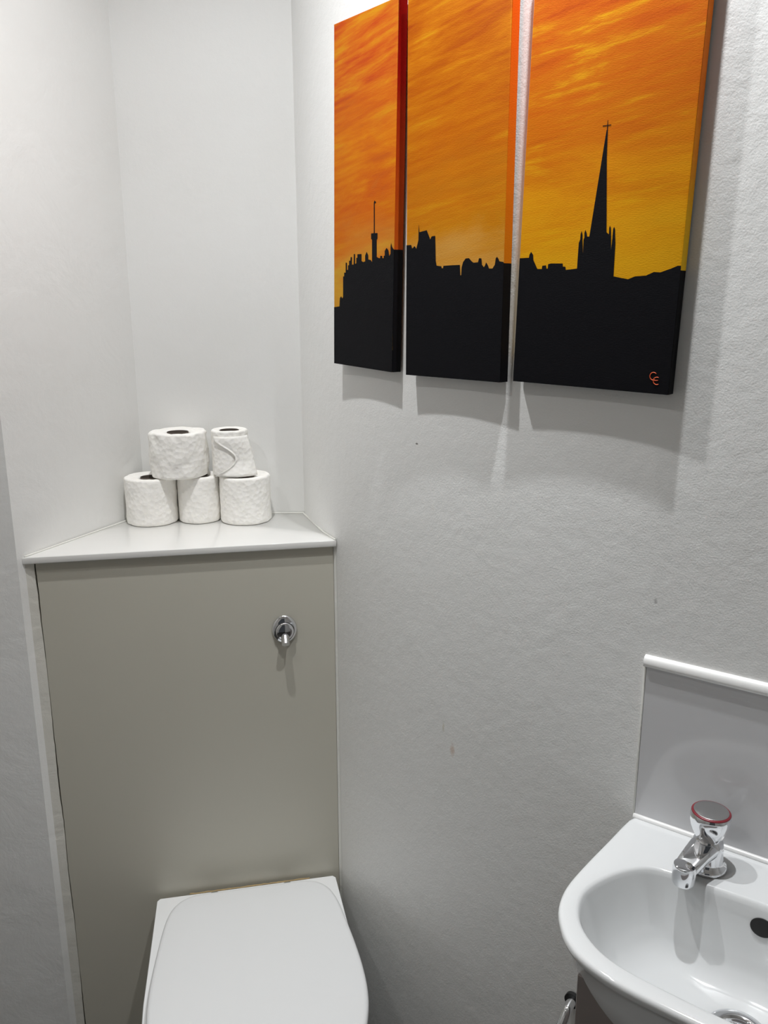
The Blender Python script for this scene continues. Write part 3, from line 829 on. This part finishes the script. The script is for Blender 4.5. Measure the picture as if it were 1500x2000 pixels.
# local: -y is out into the room
bm = bmesh.new()
lathe(bm, [(0.0, 0.0), (0.0235, 0.0), (0.0240, 0.003), (0.0225, 0.0055), (0.0200, 0.0080), (0.0185, 0.012), (0.0180, 0.028), (0.0170, 0.037), (0.0140, 0.041), (0.0125, 0.046), (0.0, 0.046)], 56)
link_mesh('tap_body', bm, M_chrome, tap, True, 45)
bm = bmesh.new()
# spout: sweeps out of the body, wedge-shaped, ending in a short vertical nozzle
secs = []
for (y, z, hw, hh, p) in ((0.002, 0.0300, 0.0165, 0.0120, 2.6), (-0.012, 0.0305, 0.0165, 0.0100, 3.0), (-0.026, 0.0285, 0.0150, 0.0080, 3.6), (-0.040, 0.0250, 0.0138, 0.0068, 4.0), (-0.050, 0.0225, 0.0130, 0.0062, 3.6), (-0.057, 0.0205, 0.0105, 0.0050, 2.4)):
    rg = []
    for k in range(32):
        a = 2*PI*k/32; ca, sa = math.cos(a), math.sin(a)
        rg.append((hw*math.copysign(abs(ca)**(2/p), ca), y, z + hh*math.copysign(abs(sa)**(2/p), sa)))
    secs.append(rg)
loft(bm, secs, True, True)
link_mesh('spout', bm, M_chrome, tap, True, 45)
bm = bmesh.new(); lathe(bm, [(0.0, 0.002), (0.0100, 0.002), (0.0122, 0.0028), (0.0132, 0.006), (0.0134, 0.024), (0.0122, 0.0285), (0.007, 0.0300), (0.0, 0.0300)], 40, 0, -0.051)
link_mesh('nozzle', bm, M_chrome, tap, True, 45)
bm = bmesh.new()
rings = []
for z, r0, fl in ((0.0415, 0.0125, 0.0), (0.0425, 0.0150, 0.05), (0.050, 0.0185, 0.10), (0.058, 0.0215, 0.10), (0.067, 0.0232, 0.055), (0.074, 0.0232, 0.015), (0.0785, 0.0222, 0.0), (0.0800, 0.0212, 0.0)):
    rings.append([((r0*(1 - fl*(0.5+0.5*math.cos(6*2*PI*k/96))**0.7))*math.cos(2*PI*k/96), (r0*(1 - fl*(0.5+0.5*math.cos(6*2*PI*k/96))**0.7))*math.sin(2*PI*k/96), z) for k in range(96)])
loft(bm, rings, True, True)
kn = link_mesh('knob', bm, M_chrome, tap, True, 35)
bm = bmesh.new(); lathe(bm, [(0.0198, 0.0797), (0.0198, 0.0808), (0.0212, 0.0806), (0.0222, 0.0794), (0.0220, 0.0786)], 64, closed=True)
link_mesh('red_ring', bm, M_red, kn, True, 60)
bm = bmesh.new(); lathe(bm, [(0.0, 0.0801), (0.0197, 0.0801), (0.0197, 0.0812), (0.019, 0.0816), (0.0, 0.0816)], 64)
link_mesh('knob_cap', bm, M_chrome_soft, kn, True, 30)

tap.scale = (1.1, 1.1, 1.0)

# ------------------------------------------------------------------ cabinet under the basin
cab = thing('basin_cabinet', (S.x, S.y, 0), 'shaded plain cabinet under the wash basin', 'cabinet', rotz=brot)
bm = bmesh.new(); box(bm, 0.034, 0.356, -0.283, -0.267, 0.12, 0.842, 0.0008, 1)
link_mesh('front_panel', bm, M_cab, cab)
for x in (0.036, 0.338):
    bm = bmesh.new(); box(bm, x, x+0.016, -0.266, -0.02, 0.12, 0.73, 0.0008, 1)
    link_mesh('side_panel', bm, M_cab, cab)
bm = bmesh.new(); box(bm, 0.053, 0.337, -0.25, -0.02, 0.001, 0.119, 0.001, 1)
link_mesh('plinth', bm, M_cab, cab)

# chrome pipe that leaves the wall beside the cabinet
pipe = thing('chrome_pipe', (0.300, 1.098, 0.52), 'curved chrome pipe leaving the wall beside the basin cabinet', 'pipe')
Nn = Vector((-0.60, -0.80, 0))
bm = bmesh.new()
pth = catmull([Vector((0.006, 0.004, 0)) , Nn*0.012, Nn*0.028 + Vector((0, 0, -0.008)), Nn*0.040 + Vector((-0.004, 0, -0.035)), Nn*0.042 + Vector((-0.006, 0, -0.08)), Nn*0.042 + Vector((-0.006, 0, -0.16))], 8)
tube(bm, pth, 0.0075, 20)
link_mesh('pipe_bend', bm, M_chrome, pipe, True, 60)
bm = bmesh.new(); tube(bm, [Nn*-0.002, Nn*0.004], 0.013, 28)
link_mesh('wall_collar', bm, M_black, pipe, True, 40)
